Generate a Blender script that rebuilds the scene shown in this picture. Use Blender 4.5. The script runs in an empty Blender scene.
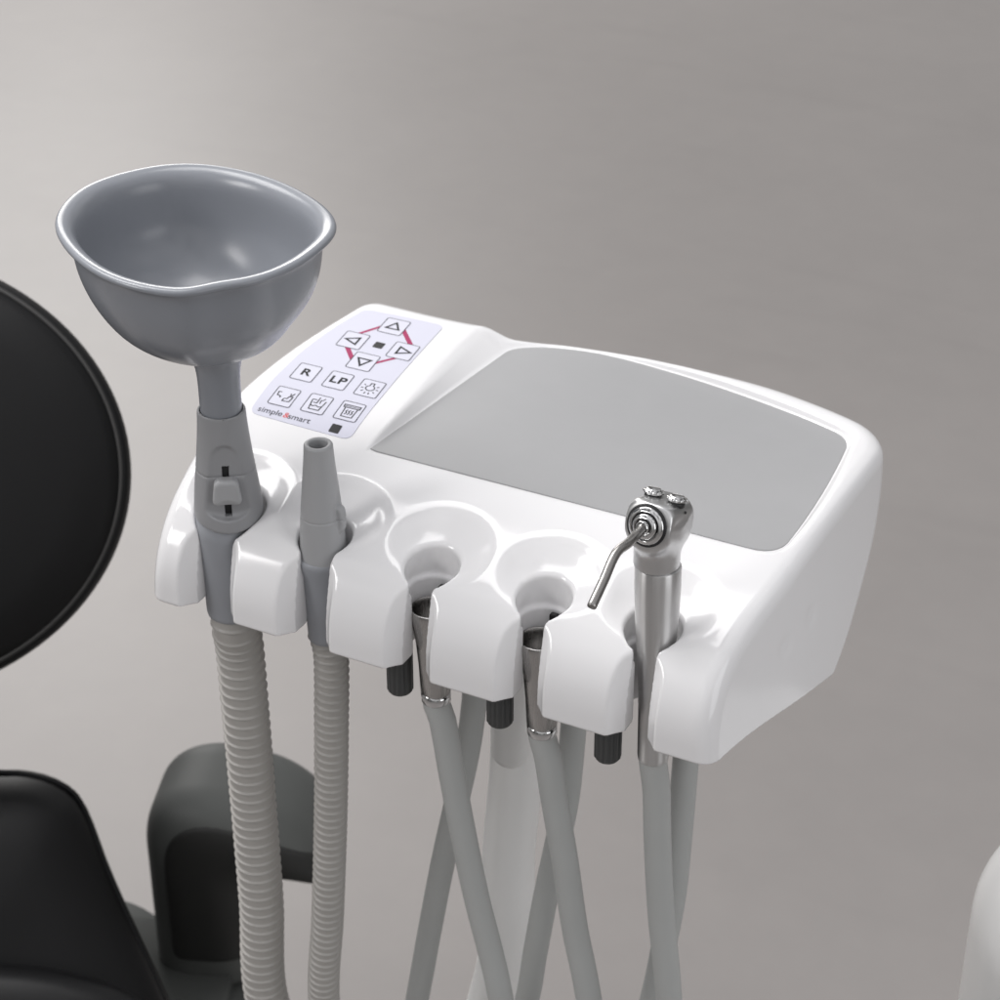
import bpy, bmesh, math, random
import numpy as np
from mathutils import Vector, Matrix

S = 0.001                       # everything below is written in millimetres, console frame: x along the front, y away, z up
FLOOR = -850.0
random.seed(4); rng = np.random.default_rng(4)
scene = bpy.context.scene
COL = scene.collection

# ------------------------------------------------------------------ camera
CAM = Vector((389.33, -669.04, 554.36)); YAW = math.radians(27.0); PITCH = math.radians(31.0); FPX = 2160.0
cd = bpy.data.cameras.new('camera'); cam = bpy.data.objects.new('camera', cd); COL.objects.link(cam)
cam.location = CAM * S; cam.rotation_euler = (math.pi/2 - PITCH, 0, YAW)
cd.sensor_width = 36; cd.lens = FPX/1000*36; cd.clip_start = 0.02; cd.clip_end = 60
cd.dof.use_dof = True; cd.dof.focus_distance = 0.90; cd.dof.aperture_fstop = 20
scene.camera = cam

# ------------------------------------------------------------------ world and lamps
w = bpy.data.worlds.new('World'); scene.world = w; w.use_nodes = True
nt = w.node_tree; bg = nt.nodes['Background']
tc = nt.nodes.new('ShaderNodeTexCoord'); sep = nt.nodes.new('ShaderNodeSeparateXYZ')
mr = nt.nodes.new('ShaderNodeMapRange'); mr.inputs[1].default_value = -0.35; mr.inputs[2].default_value = 0.75
rp = nt.nodes.new('ShaderNodeValToRGB')
rp.color_ramp.elements[0].color = (0.10, 0.098, 0.096, 1); rp.color_ramp.elements[1].color = (0.80, 0.80, 0.82, 1)
nt.links.new(tc.outputs['Generated'], sep.inputs[0]); nt.links.new(sep.outputs[2], mr.inputs[0])
rp.color_ramp.elements.new(0.45).color = (0.40, 0.395, 0.39, 1)
nt.links.new(mr.outputs[0], rp.inputs[0])
# the room round the console is not evenly bright: pale and dark stretches of wall alternate with azimuth
nz_ = nt.nodes.new('ShaderNodeTexNoise'); nz_.inputs['Scale'].default_value = 2.6; nz_.inputs['Detail'].default_value = 1
mpw = nt.nodes.new('ShaderNodeMapping'); mpw.inputs['Scale'].default_value = (1.25, 1.25, 0.15); mpw.inputs['Location'].default_value = (0.35, 0.1, 0)
nt.links.new(tc.outputs['Generated'], mpw.inputs[0]); nt.links.new(mpw.outputs[0], nz_.inputs['Vector'])
rw = nt.nodes.new('ShaderNodeMapRange'); rw.inputs[1].default_value = 0.36; rw.inputs[2].default_value = 0.64; rw.inputs[3].default_value = 0.25; rw.inputs[4].default_value = 1.6
nt.links.new(nz_.outputs['Fac'], rw.inputs[0])
mw = nt.nodes.new('ShaderNodeVectorMath'); mw.operation = 'SCALE'
nt.links.new(rp.outputs[0], mw.inputs[0]); nt.links.new(rw.outputs[0], mw.inputs['Scale'])
nt.links.new(mw.outputs[0], bg.inputs[0]); bg.inputs[1].default_value = 0.76

def area(name, loc, target, sx, sy, power, col=(1, 1, 1)):
    d = bpy.data.lights.new(name, 'AREA'); d.shape = 'RECTANGLE'; d.size = sx; d.size_y = sy; d.energy = power; d.color = col
    o = bpy.data.objects.new(name, d); COL.objects.link(o); o.location = Vector(loc)*S
    o.rotation_euler = (Vector(target)-Vector(loc)).to_track_quat('-Z', 'Y').to_euler()
    return o
area('softbox', (-1190, -1150, 900), (0, 60, 30), 0.52, 0.52, 8.5, (1, 0.985, 0.98))
area('key', (-1080, 60, 1280), (0, 90, 40), 0.7, 0.7, 12.5, (1, 0.99, 0.985))
area('right_fill', (1750, -450, 420), (100, 80, 20), 0.9, 1.2, 6.5, (0.97, 0.98, 1))  # added fill lamp, not a real opening; brightens the right end wall
area('ceiling_panel', (-720, 330, 1900), (-720, 330, 0), 0.95, 0.80, 11.5, (1, 0.99, 0.99))
area('ceiling_panel_far', (-4300, 4800, 1900), (-1500, 4000, -850), 2.4, 2.0, 120, (1, 0.98, 0.955))
scene.view_settings.view_transform = 'Standard'; scene.view_settings.look = 'None'
scene.view_settings.exposure = 0.1; scene.view_settings.gamma = 1.0; scene.view_settings.use_curve_mapping = False
scene.cycles.max_bounces = 8

# ------------------------------------------------------------------ pixel rays of the 1000 px photograph (used for measuring only)
_R = cam.rotation_euler.to_matrix()
def ray(px, py): return _R @ Vector(((px-500)/FPX, (500-py)/FPX, -1.0))
def at_y(px, py, y):
    d = ray(px, py); return CAM + d*((y-CAM.y)/d.y)
def at_z(px, py, z):
    d = ray(px, py); return CAM + d*((z-CAM.z)/d.z)
def at_depth(px, py, dep): return CAM + ray(px, py)*dep

# ------------------------------------------------------------------ materials
def mat(name, col, rough=0.4, metal=0.0, spec=0.5, coat=0.0, var=0.0, vscale=40.0, bump=0.0, bscale=400.0, stretch=None, aniso=0.0, rvar=0.0):
    m = bpy.data.materials.new(name); m.use_nodes = True; n = m.node_tree; b = n.nodes['Principled BSDF']
    b.inputs['Base Color'].default_value = (*col, 1); b.inputs['Roughness'].default_value = rough
    b.inputs['Metallic'].default_value = metal; b.inputs['Specular IOR Level'].default_value = spec
    b.inputs['Coat Weight'].default_value = coat; b.inputs['Coat Roughness'].default_value = 0.05
    b.inputs['Anisotropic'].default_value = aniso
    if aniso:
        tg = n.nodes.new('ShaderNodeTangent'); tg.direction_type = 'RADIAL'; tg.axis = 'Z'
        n.links.new(tg.outputs[0], b.inputs['Tangent']); b.inputs['Anisotropic Rotation'].default_value = 0.25
    t = n.nodes.new('ShaderNodeTexCoord'); src = t.outputs['Object']
    if stretch:
        mp = n.nodes.new('ShaderNodeMapping'); mp.inputs['Scale'].default_value = stretch
        n.links.new(src, mp.inputs[0]); src = mp.outputs[0]
    if var or rvar:
        no = n.nodes.new('ShaderNodeTexNoise'); no.inputs['Scale'].default_value = vscale; no.inputs['Detail'].default_value = 6
        n.links.new(src, no.inputs['Vector'])
        if var:
            mx = n.nodes.new('ShaderNodeMix'); mx.data_type = 'RGBA'
            mx.inputs['A'].default_value = (*[c*(1-var) for c in col], 1); mx.inputs['B'].default_value = (*[min(1, c*(1+var)) for c in col], 1)
            n.links.new(no.outputs['Fac'], mx.inputs['Factor']); n.links.new(mx.outputs['Result'], b.inputs['Base Color'])
        if rvar:
            r = n.nodes.new('ShaderNodeMapRange'); r.inputs[3].default_value = max(0.02, rough-rvar); r.inputs[4].default_value = rough+rvar
            n.links.new(no.outputs['Fac'], r.inputs[0]); n.links.new(r.outputs[0], b.inputs['Roughness'])
    if bump:
        nb = n.nodes.new('ShaderNodeTexNoise'); nb.inputs['Scale'].default_value = bscale; nb.inputs['Detail'].default_value = 4
        n.links.new(src, nb.inputs['Vector'])
        bp = n.nodes.new('ShaderNodeBump'); bp.inputs['Strength'].default_value = bump; bp.inputs['Distance'].default_value = 0.0005
        n.links.new(nb.outputs['Fac'], bp.inputs['Height']); n.links.new(bp.outputs['Normal'], b.inputs['Normal'])
    return m
M = dict(
    white=mat('white_plastic', (0.80, 0.793, 0.80), 0.13, coat=0.15, rvar=0.02, vscale=30, var=0.008),
    mat=mat('grey_silicone', (0.345, 0.345, 0.35), 0.42, var=0.03, vscale=60, bump=0.04, bscale=900),
    sticker=mat('membrane_film', (0.575, 0.575, 0.665), 0.55, spec=0.3, bump=0.02, bscale=1200),
    key=mat('membrane_key', (0.60, 0.60, 0.685), 0.55, spec=0.3),
    ink=mat('dark_ink', (0.012, 0.012, 0.015), 0.6, spec=0.2), thin=mat('grey_ink', (0.05, 0.05, 0.065), 0.6, spec=0.2),
    pink=mat('crimson_ink', (0.32, 0.008, 0.085), 0.5, spec=0.3), red=mat('red_ink', (0.6, 0.05, 0.05), 0.45),
    led=mat('dark_window', (0.014, 0.014, 0.016), 0.5, spec=0.25),
    bowl=mat('blue_grey_plastic', (0.235, 0.247, 0.272), 0.25, var=0.02, vscale=50, bump=0.02, bscale=700, rvar=0.03),
    stem=mat('blue_grey_stem', (0.15, 0.162, 0.186), 0.28, bump=0.03, bscale=700),
    handle=mat('grey_handle_plastic', (0.28, 0.282, 0.292), 0.45, var=0.02, vscale=80, bump=0.05, bscale=1500),
    nozzle=mat('light_grey_plastic', (0.36, 0.363, 0.372), 0.42, var=0.02, vscale=80, bump=0.05, bscale=1500),
    sleeve=mat('blue_grey_rubber', (0.275, 0.285, 0.308), 0.5, var=0.03, vscale=90, bump=0.05, bscale=1500),
    hose=mat('ribbed_hose_plastic', (0.37, 0.355, 0.335), 0.42, var=0.06, vscale=60, bump=0.05, bscale=900),
    cable=mat('grey_hose_silicone', (0.40, 0.408, 0.40), 0.5, var=0.04, vscale=45, bump=0.06, bscale=1100),
    dark=mat('dark_gap', (0.012, 0.012, 0.013), 0.5),
    steel=mat('brushed_steel', (0.62, 0.615, 0.61), 0.36, metal=1, rvar=0.03, vscale=900, stretch=(1, 1, 0.012), var=0.06, aniso=0.93),
    dsteel=mat('dark_steel', (0.44, 0.43, 0.42), 0.27, metal=1, rvar=0.03, vscale=600, stretch=(1, 1, 0.02), var=0.05),
    tipsteel=mat('spray_tip_steel', (0.30, 0.29, 0.28), 0.27, metal=1, rvar=0.04, vscale=200, var=0.1),
    satin=mat('satin_steel', (0.60, 0.60, 0.60), 0.34, metal=1, rvar=0.05, vscale=150, var=0.04),
    chrome=mat('chrome', (0.62, 0.62, 0.62), 0.07, metal=1, rvar=0.03, vscale=80),
    knob=mat('black_knob_plastic', (0.05, 0.052, 0.052), 0.42, var=0.1, vscale=200),
    black=mat('black_upholstery', (0.0045, 0.0045, 0.005), 0.48, spec=0.24, var=0.15, vscale=20, bump=0.12, bscale=1400),
    trim=mat('dark_upholstery_edge', (0.035, 0.034, 0.033), 0.5, bump=0.1, bscale=1400),
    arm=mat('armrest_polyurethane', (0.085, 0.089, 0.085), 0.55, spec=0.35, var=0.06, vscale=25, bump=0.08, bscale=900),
    armshade=mat('armrest_painted_shade', (0.024, 0.024, 0.023), 0.55, spec=0.3, var=0.1, vscale=25),  # darker armrest tone: shade of its front put into the colour
    post=mat('painted_post', (0.82, 0.815, 0.805), 0.28, var=0.03, vscale=40),
)

# ------------------------------------------------------------------ helpers
def link(name, me, material=None, parent=None, smooth=True):
    o = bpy.data.objects.new(name, me); COL.objects.link(o)
    if material is not None:
        for m in (material if isinstance(material, (list, tuple)) else [material]): me.materials.append(m)
    if smooth and len(me.polygons): me.polygons.foreach_set('use_smooth', np.ones(len(me.polygons), dtype=bool))
    if parent is not None:
        o.parent = parent; o.matrix_parent_inverse = Matrix.Identity(4)
        if parent.type == 'EMPTY' or True:
            o.location = -world_loc(parent)
    return o
def world_loc(o):
    v = Vector(o.location)
    while o.parent is not None: o = o.parent; v += Vector(o.location)
    return v
def thing(name, label, cat, loc=(0, 0, 0), group=None):
    o = bpy.data.objects.new(name, None); COL.objects.link(o); o.empty_display_size = 0.02
    o.location = Vector(loc)*S; o['label'] = label; o['category'] = cat
    if group: o['group'] = group
    return o
def mesh(name, verts, faces, mats=None, mi=None, scale=S):
    me = bpy.data.meshes.new(name)
    me.from_pydata([tuple(c*scale for c in v) for v in verts], [], [tuple(f) for f in faces])
    if mi is not None: me.polygons.foreach_set('material_index', np.array(mi, dtype=np.int32))
    me.update(); return me
def sharp(o, deg=35):
    me = o.data; bm = bmesh.new(); bm.from_mesh(me); c = math.radians(deg)
    for e in bm.edges:
        if len(e.link_faces) == 2 and e.calc_face_angle(0) > c: e.smooth = False
    bm.to_mesh(me); bm.free()

def smax(a, b, k):
    h = np.maximum(k-np.abs(a-b), 0)/k
    return np.maximum(a, b) + h*h*k*0.25
def smin(a, b, k): return -smax(-a, -b, k)

def spline(xs, ys):
    """natural cubic spline, linear outside its range"""
    xs = np.array(xs, float); ys = np.array(ys, float); n = len(xs); h = np.diff(xs)
    A = np.eye(n); r = np.zeros(n)
    for i in range(1, n-1):
        A[i, i-1] = h[i-1]; A[i, i] = 2*(h[i-1]+h[i]); A[i, i+1] = h[i]
        r[i] = 6*((ys[i+1]-ys[i])/h[i]-(ys[i]-ys[i-1])/h[i-1])
    m = np.linalg.solve(A, r)
    def ev(x):
        x = np.asarray(x, float); xc = np.clip(x, xs[0], xs[-1])
        i = np.clip(np.searchsorted(xs, xc)-1, 0, n-2); t0 = xc-xs[i]; t1 = xs[i+1]-xc
        v = (m[i]*t1**3+m[i+1]*t0**3)/(6*h[i]) + (ys[i]/h[i]-m[i]*h[i]/6)*t1 + (ys[i+1]/h[i]-m[i+1]*h[i]/6)*t0
        s0 = (ys[1]-ys[0])/h[0]-h[0]*m[1]/6; s1 = (ys[-1]-ys[-2])/h[-1]+h[-1]*m[-2]/6
        return v + np.where(x < xs[0], (x-xs[0])*s0, 0) + np.where(x > xs[-1], (x-xs[-1])*s1, 0)
    return ev

def sdf_mesh(name, f, lo, hi, h):
    """surface of f(x,y,z)=0 (negative inside) by surface nets, vertices then pulled exactly onto it; normals from the gradient"""
    ax = [np.arange(lo[i], hi[i]+h, h) for i in range(3)]
    n = [len(a) for a in ax]
    F = np.empty(n, np.float32)
    Y, Z = np.meshgrid(ax[1], ax[2], indexing='ij')
    for i0 in range(0, n[0], 24):
        X = ax[0][i0:i0+24][:, None, None]
        F[i0:i0+24] = f(X+0*Y[None], Y[None]+0*X, Z[None]+0*X)
    s = F < 0
    c = sum(s[a:n[0]-1+a, b:n[1]-1+b, d:n[2]-1+d].astype(np.int8) for a in (0, 1) for b in (0, 1) for d in (0, 1))
    I, J, K = np.nonzero((c > 0) & (c < 8))
    acc = np.zeros((len(I), 3)); cnt = np.zeros(len(I))
    cs = [(a, b, d) for a in (0, 1) for b in (0, 1) for d in (0, 1)]
    for p in cs:
        for q in cs:
            if sum(abs(p[t]-q[t]) for t in range(3)) == 1 and p < q:
                fa = F[I+p[0], J+p[1], K+p[2]].astype(float); fb = F[I+q[0], J+q[1], K+q[2]].astype(float)
                cr = (fa < 0) != (fb < 0); t = np.where(cr, fa/np.where(fa == fb, 1, fa-fb), 0)
                for k in range(3): acc[:, k] += np.where(cr, p[k]+t*(q[k]-p[k]), 0)
                cnt += cr
    V = (np.stack([I, J, K], 1)+acc/cnt[:, None])*h + np.array(lo)
    vid = np.full([m-1 for m in n], -1, np.int32); vid[I, J, K] = np.arange(len(I))
    quads = []
    for a in range(3):
        b, d = (a+1) % 3, (a+2) % 3
        sl0 = [slice(None)]*3; sl1 = [slice(None)]*3; sl0[a] = slice(0, -1); sl1[a] = slice(1, None)
        A0 = s[tuple(sl0)]; A1 = s[tuple(sl1)]
        E = np.stack(np.nonzero(A0 != A1), 1)
        E = E[(E[:, b] > 0) & (E[:, d] > 0) & (E[:, b] < n[b]-1) & (E[:, d] < n[d]-1)]
        ins = A0[E[:, 0], E[:, 1], E[:, 2]]
        def g(ob, od):
            q = E.copy(); q[:, b] += ob; q[:, d] += od; return vid[q[:, 0], q[:, 1], q[:, 2]]
        Q = np.stack([g(-1, -1), g(0, -1), g(0, 0), g(-1, 0)], 1)
        Q[~ins] = Q[~ins][:, ::-1]; quads.append(Q)
    Q = np.concatenate(quads); Q = Q[(Q >= 0).all(1)]
    e = 0.12
    def grad(V):
        x, y, z = V.T
        return np.stack([f(x+e, y, z)-f(x-e, y, z), f(x, y+e, z)-f(x, y-e, z), f(x, y, z+e)-f(x, y, z-e)], 1)/(2*e)
    V0 = V.copy()
    for _ in range(3):
        G = grad(V); fv = f(*V.T); st = -(fv/np.maximum((G*G).sum(1), 0.2))[:, None]*G
        V = V + np.clip(st, -0.5*h, 0.5*h)
        V = V0 + np.clip(V-V0, -0.7*h, 0.7*h)
    G = grad(V); N = G/np.maximum(np.linalg.norm(G, axis=1), 1e-9)[:, None]
    me = bpy.data.meshes.new(name)
    me.vertices.add(len(V)); me.vertices.foreach_set('co', (V*S).astype(np.float32).ravel())
    me.loops.add(Q.size); me.loops.foreach_set('vertex_index', Q.astype(np.int32).ravel())
    me.polygons.add(len(Q)); me.polygons.foreach_set('loop_start', np.arange(0, Q.size, 4, dtype=np.int32))
    me.polygons.foreach_set('use_smooth', np.ones(len(Q), dtype=bool))
    me.update(calc_edges=True); me.validate()
    me.normals_split_custom_set_from_vertices(N.tolist())
    return me

def catmull(pts, step=4.0):
    P = [Vector(p) for p in pts]; P = [P[0]*2-P[1]] + P + [P[-1]*2-P[-2]]; out = []
    for i in range(1, len(P)-2):
        a, b, c, d = P[i-1:i+3]; n = max(2, int((c-b).length/step))
        for k in range(n):
            t = k/n
            out.append(0.5*((2*b)+(c-a)*t+(2*a-5*b+4*c-d)*t*t+(3*b-a-3*c+d)*t**3))
    out.append(P[-2]); return out
def tube(name, path, rad, n=24, cap=True):
    """tube along dense path; rad is a number or a function of arc length"""
    path = [Vector(p) for p in path]
    L = [0.0]
    for a, b in zip(path, path[1:]): L.append(L[-1]+(b-a).length)
    V = []; F = []; t0 = (path[1]-path[0]).normalized(); u = t0.orthogonal().normalized()
    for i, p in enumerate(path):
        t = (path[min(i+1, len(path)-1)]-path[max(i-1, 0)]).normalized()
        u = (u - t*u.dot(t)).normalized(); v = t.cross(u); r = rad(L[i]) if callable(rad) else rad
        for k in range(n):
            a = 2*math.pi*k/n; V.append(p+(u*math.cos(a)+v*math.sin(a))*r)
    m = len(path)
    for i in range(m-1):
        for k in range(n):
            k2 = (k+1) % n; F.append((i*n+k, i*n+k2, (i+1)*n+k2, (i+1)*n+k))
    if cap: F.append(tuple(range(n))[::-1]); F.append(tuple(range((m-1)*n, m*n)))
    return mesh(name, V, F)
def resample(path, step):
    path = [Vector(p) for p in path]; out = [path[0].copy()]; need = step; prev = path[0]
    for p in path[1:]:
        seg = (p-prev).length
        while seg >= need and seg > 0:
            prev = prev + (p-prev)*(need/seg); out.append(prev.copy()); seg = (p-prev).length; need = step
        need -= seg; prev = p
    return out
def lathe(name, prof, origin=(0, 0, 0), axis=(0, 0, 1), n=48, rf=None):
    """revolve (r, h) pairs about axis"""
    Z = Vector(axis).normalized(); X = Z.orthogonal().normalized() if abs(Z.z) < 0.99 else Vector((1, 0, 0)); Y = Z.cross(X); O = Vector(origin)
    V = []; F = []
    for j, (r, h) in enumerate(prof):
        for k in range(n):
            a = 2*math.pi*k/n; rr = r*(rf(a, h) if rf else 1)
            V.append(O+Z*h+(X*math.cos(a)+Y*math.sin(a))*rr)
    for j in range(len(prof)-1):
        for k in range(n):
            k2 = (k+1) % n; F.append((j*n+k, j*n+k2, (j+1)*n+k2, (j+1)*n+k))
    if prof[0][0] > 0.01: F.append(tuple(range(n))[::-1])
    if prof[-1][0] > 0.01: F.append(tuple(range((len(prof)-1)*n, len(prof)*n)))
    return mesh(name, V, F)
def boxm(name, c, size, rot=None, bev=0.5):
    bm = bmesh.new(); bmesh.ops.create_cube(bm, size=1)
    for v in bm.verts:
        p = Vector((v.co.x*size[0], v.co.y*size[1], v.co.z*size[2]))
        v.co = p
    bmesh.ops.bevel(bm, geom=bm.edges[:], offset=bev, segments=2, affect='EDGES')
    for v in bm.verts:
        p = v.co
        if rot is not None: p = rot @ p
        v.co = (p+Vector(c))*S
    me = bpy.data.meshes.new(name); bm.to_mesh(me); bm.free(); return me

# ------------------------------------------------------------------ floor (setting)
fm = bpy.data.materials.new('vinyl_floor'); fm.use_nodes = True; n = fm.node_tree; b = n.nodes['Principled BSDF']
t = n.nodes.new('ShaderNodeTexCoord')
n1 = n.nodes.new('ShaderNodeTexNoise'); n1.inputs['Scale'].default_value = 2.2; n1.inputs['Detail'].default_value = 5; n1.inputs['Roughness'].default_value = 0.6
n2 = n.nodes.new('ShaderNodeTexNoise'); n2.inputs['Scale'].default_value = 14; n2.inputs['Detail'].default_value = 8; n2.inputs['Roughness'].default_value = 0.7
mp = n.nodes.new('ShaderNodeMapping'); mp.inputs['Rotation'].default_value = (0, 0, 0.6); mp.inputs['Scale'].default_value = (1, 7, 1)
n3 = n.nodes.new('ShaderNodeTexNoise'); n3.inputs['Scale'].default_value = 1.3; n3.inputs['Detail'].default_value = 3
n.links.new(t.outputs['Object'], n1.inputs['Vector']); n.links.new(t.outputs['Object'], n2.inputs['Vector'])
n.links.new(t.outputs['Object'], mp.inputs[0]); n.links.new(mp.outputs[0], n3.inputs['Vector'])
def mixn(a, fac, A, B):
    m = n.nodes.new('ShaderNodeMix'); m.data_type = 'RGBA'; m.inputs['A'].default_value = (*A, 1); m.inputs['B'].default_value = (*B, 1)
    n.links.new(fac, m.inputs['Factor']); return m
FL = (0.300, 0.281, 0.271)
m1 = mixn(None, n1.outputs['Fac'], [c*0.93 for c in FL], [c*1.07 for c in FL])
m2 = n.nodes.new('ShaderNodeMix'); m2.data_type = 'RGBA'; m2.blend_type = 'MULTIPLY'; m2.inputs['Factor'].default_value = 1
mm = mixn(None, n2.outputs['Fac'], (0.94, 0.94, 0.94), (1.06, 1.055, 1.05))
n.links.new(m1.outputs['Result'], m2.inputs['A']); n.links.new(mm.outputs['Result'], m2.inputs['B'])
rr = n.nodes.new('ShaderNodeValToRGB'); rr.color_ramp.elements[0].position = 0.60; rr.color_ramp.elements[1].position = 0.78
rr.color_ramp.elements[0].color = (1, 1, 1, 1); rr.color_ramp.elements[1].color = (0.95, 0.95, 0.95, 1)
n.links.new(n3.outputs['Fac'], rr.inputs[0])
m4 = n.nodes.new('ShaderNodeMix'); m4.data_type = 'RGBA'; m4.blend_type = 'MULTIPLY'; m4.inputs['Factor'].default_value = 1
n.links.new(m2.outputs['Result'], m4.inputs['A']); n.links.new(rr.outputs[0], m4.inputs['B'])
n.links.new(m4.outputs['Result'], b.inputs['Base Color'])
b.inputs['Roughness'].default_value = 0.42; b.inputs['Specular IOR Level'].default_value = 0.4
fl = link('floor', mesh('floor', [(-9000, -4000, FLOOR), (6000, -4000, FLOOR), (6000, 11000, FLOOR), (-9000, 11000, FLOOR)], [(0, 1, 2, 3)]), fm, smooth=False)
fl['kind'] = 'structure'

# ================================================================== DENTAL CONSOLE
HX = [-102.6, -52.5, 2.0, 56.5, 107.3]      # holder positions along the front
HY = 26.0
zt = spline([-25, 0, 18, 39, 60, 83, 110, 138, 170, 195, 230], [20, 33, 42.5, 52, 58.6, 64.0, 66.4, 67.3, 67.6, 67.4, 66.8])
yback = spline([-150, -130, -95, -66, -45, -30, 3, 50, 86, 110, 130, 150], [205, 206, 205.5, 207, 211.5, 216.5, 222, 222.5, 220, 214.5, 208, 199])
half_r = spline([0, 25, 66, 105, 140, 187, 215], [135, 139, 147, 150.5, 151, 149, 146])
half_l = spline([0, 25, 66, 140, 187, 215], [134, 138, 144, 145.5, 141, 138])
rprof = spline([-60, -30, -17, -6, 8, 22, 33, 45, 58, 80], [-150, -97, -78, -57, -37, -19, -9, -2, 0.5, -1])
yrear_mat = spline([-60, -40, -9, 22, 50.5, 89, 116, 150], [199, 209.2, 217.8, 217, 213.3, 205.3, 197.7, 184])
def TZ(y): return 61.6-0.031*(y-75)
def ss(a, b, x): t = np.clip((x-a)/(b-a), 0, 1); return t*t*(3-2*t)
def tray_plan(x, y):
    """<0 inside the tray recess, about millimetres (the left side is scaled by its gentler wall)"""
    xl = -57.0 + (y-76)*0.063
    sl = 1/(0.42+np.clip(y-95, 0, 200)*0.0129)
    left = (xl-x)*sl/1.3
    xr = 143.6 - 0.00075*np.clip(y-88, 0, 300)**2
    d = smax(left, (y-yrear_mat(x))*0.97, 8)
    d = smax(d, x-xr, 9)
    d = smax(d, 73.8-y-10*np.clip((x-125)/20, 0, 1)**2*0, 1.0)
    d = np.maximum(d, smax(x-xr, 73.8-y, 13))
    return d
def console_f(x, y, z):
    zz = zt(y) - 5.5*ss(-66, -48, x)*ss(105, 205, y); top = (z-zz)*0.93
    top = np.where(y > 70, z-zz, top)
    front = -(y-0.0)+0.012*z
    f = smax(top, front, 24); f0 = f
    side = np.where(x > 5, x-5-half_r(np.clip(y, -10, 220))-(58-z)*0.11, 5-x-half_l(np.clip(y, -10, 220))-(58-z)*0.08)*0.985
    rear = (y-yback(x)-rprof(z))*0.8
    plan = smax(side, rear, 8+9*ss(-60, 40, x))
    f = smax(smax(f, plan, 1.5), (f+plan)*0.7071+2.9, 2.5)
    bot = (-0.00125*np.clip(y, 0, 150)**2 - z)*0.97
    f = smax(f, bot, 1.6)
    for by, bz in ((60.0, 27.0), (83.0, 30.0)):
        r2 = (y-by)**2+(z-bz)**2; f = f+0.2*np.exp(-(r2/26.0)**2)*(x > 100)
    # tray recess
    d2 = tray_plan(x, y)
    cut = smax(TZ(y)-z, (TZ(y)+d2*1.3-z)/1.64, 1.2)
    f = smax(f, -cut, 2.0)
    # dishes, holes and slots of the holders
    for i, hx in enumerate(HX):
        dx = x-hx
        R = 66.0; dish = np.sqrt(dx*dx+(y-11.0)**2+(z-106.6)**2)-R
        f = smax(f, -dish, 1.6)
        rr = np.sqrt(dx*dx+(y-HY)**2)
        r0 = 16.2 if i == 0 else 12.2
        r1 = 14.6 if i == 0 else 10.4
        hole = smax(rr-r0, (31.0-z+0.5*(r0-rr))*0.9, 2.0); f = smax(f, -hole, 2.0)
        hole = smax(rr-r1, z-40, 1); f = smax(f, -hole, 2.4)
        sw = (9.0, 8.0, 5.8, 5.8, 5.2)[i]; ds = dx-(0.2, 1.8, 0.4, 0.4, 1.8)[i]
        slot = np.maximum(np.abs(ds)-sw, y-HY)
        wedge = (np.abs(ds)-sw-6.0-np.minimum(f0, 3)*0.74)*0.81
        f = smax(f, -np.minimum(slot, smax(wedge, y-15, 13.0)), 0.9)
    return f
con = thing('dental_console', 'white glossy instrument console with five tool slots, grey tray and keypad', 'dental console', (5, 100, 0))
body = link('console_body', sdf_mesh('console_body', console_f, (-160, -7, -26), (172, 230, 73), 1.0), M['white'], con)

# tray mat
cx0, cy0 = 45.0, 135.0; ring = []
for k in range(260):
    a = 2*math.pi*k/260; lo_, hi_ = 5.0, 170.0
    for _ in range(34):
        m_ = (lo_+hi_)/2
        if float(tray_plan(np.float64(cx0+m_*math.cos(a)), np.float64(cy0+m_*math.sin(a)))) < -0.35: lo_ = m_
        else: hi_ = m_
    ring.append((cx0+lo_*math.cos(a), cy0+lo_*math.sin(a)))
nr = len(ring); V = []; F = []
for sc, z in ((1.0, -0.6), (1.0, 0.3), (0.997, 0.5), (0.5, 0.5), (0.05, 0.5)):
    for (x, y) in ring: V.append((cx0+(x-cx0)*sc, cy0+(y-cy0)*sc, TZ(cy0+(y-cy0)*sc)+z))
for j in range(4):
    for k in range(nr): F.append((j*nr+k, j*nr+(k+1) % nr, (j+1)*nr+(k+1) % nr, (j+1)*nr+k))
F.append(tuple(range(4*nr, 5*nr)))
o = link('tray_mat', mesh('tray_mat', V, F), M['mat'], con); sharp(o, 30)

# ---- control panel: membrane keypad lying on the curved shoulder
def panel_pt(x, y, off): return (x, y, float(zt(np.float64(y)))+off)
def sheet(name, outline, off, thick, mats, extra=None, ngrid=14):
    """closed outline (x, y) draped on the shoulder as a thin raised sheet"""
    cxx = sum(p[0] for p in outline)/len(outline); cyy = sum(p[1] for p in outline)/len(outline); nn = len(outline)
    V = [panel_pt(x, y, off-0.3) for x, y in outline]; F = []; mi = []
    for sc in [1-j/ngrid for j in range(ngrid)]:
        V += [panel_pt(cxx+(x-cxx)*sc, cyy+(y-cyy)*sc, off+thick) for x, y in outline]
    for j in range(ngrid):
        for k in range(nn): F.append((j*nn+k, j*nn+(k+1) % nn, (j+1)*nn+(k+1) % nn, (j+1)*nn+k)); mi.append(0)
    F.append(tuple(range(ngrid*nn, (ngrid+1)*nn))); mi.append(0)
    if extra:
        for verts, faces, m in extra:
            b0 = len(V); V += verts; F += [tuple(i+b0 for i in f) for f in faces]; mi += [m]*len(faces)
    return mesh(name, V, F, mi=mi)
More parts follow.
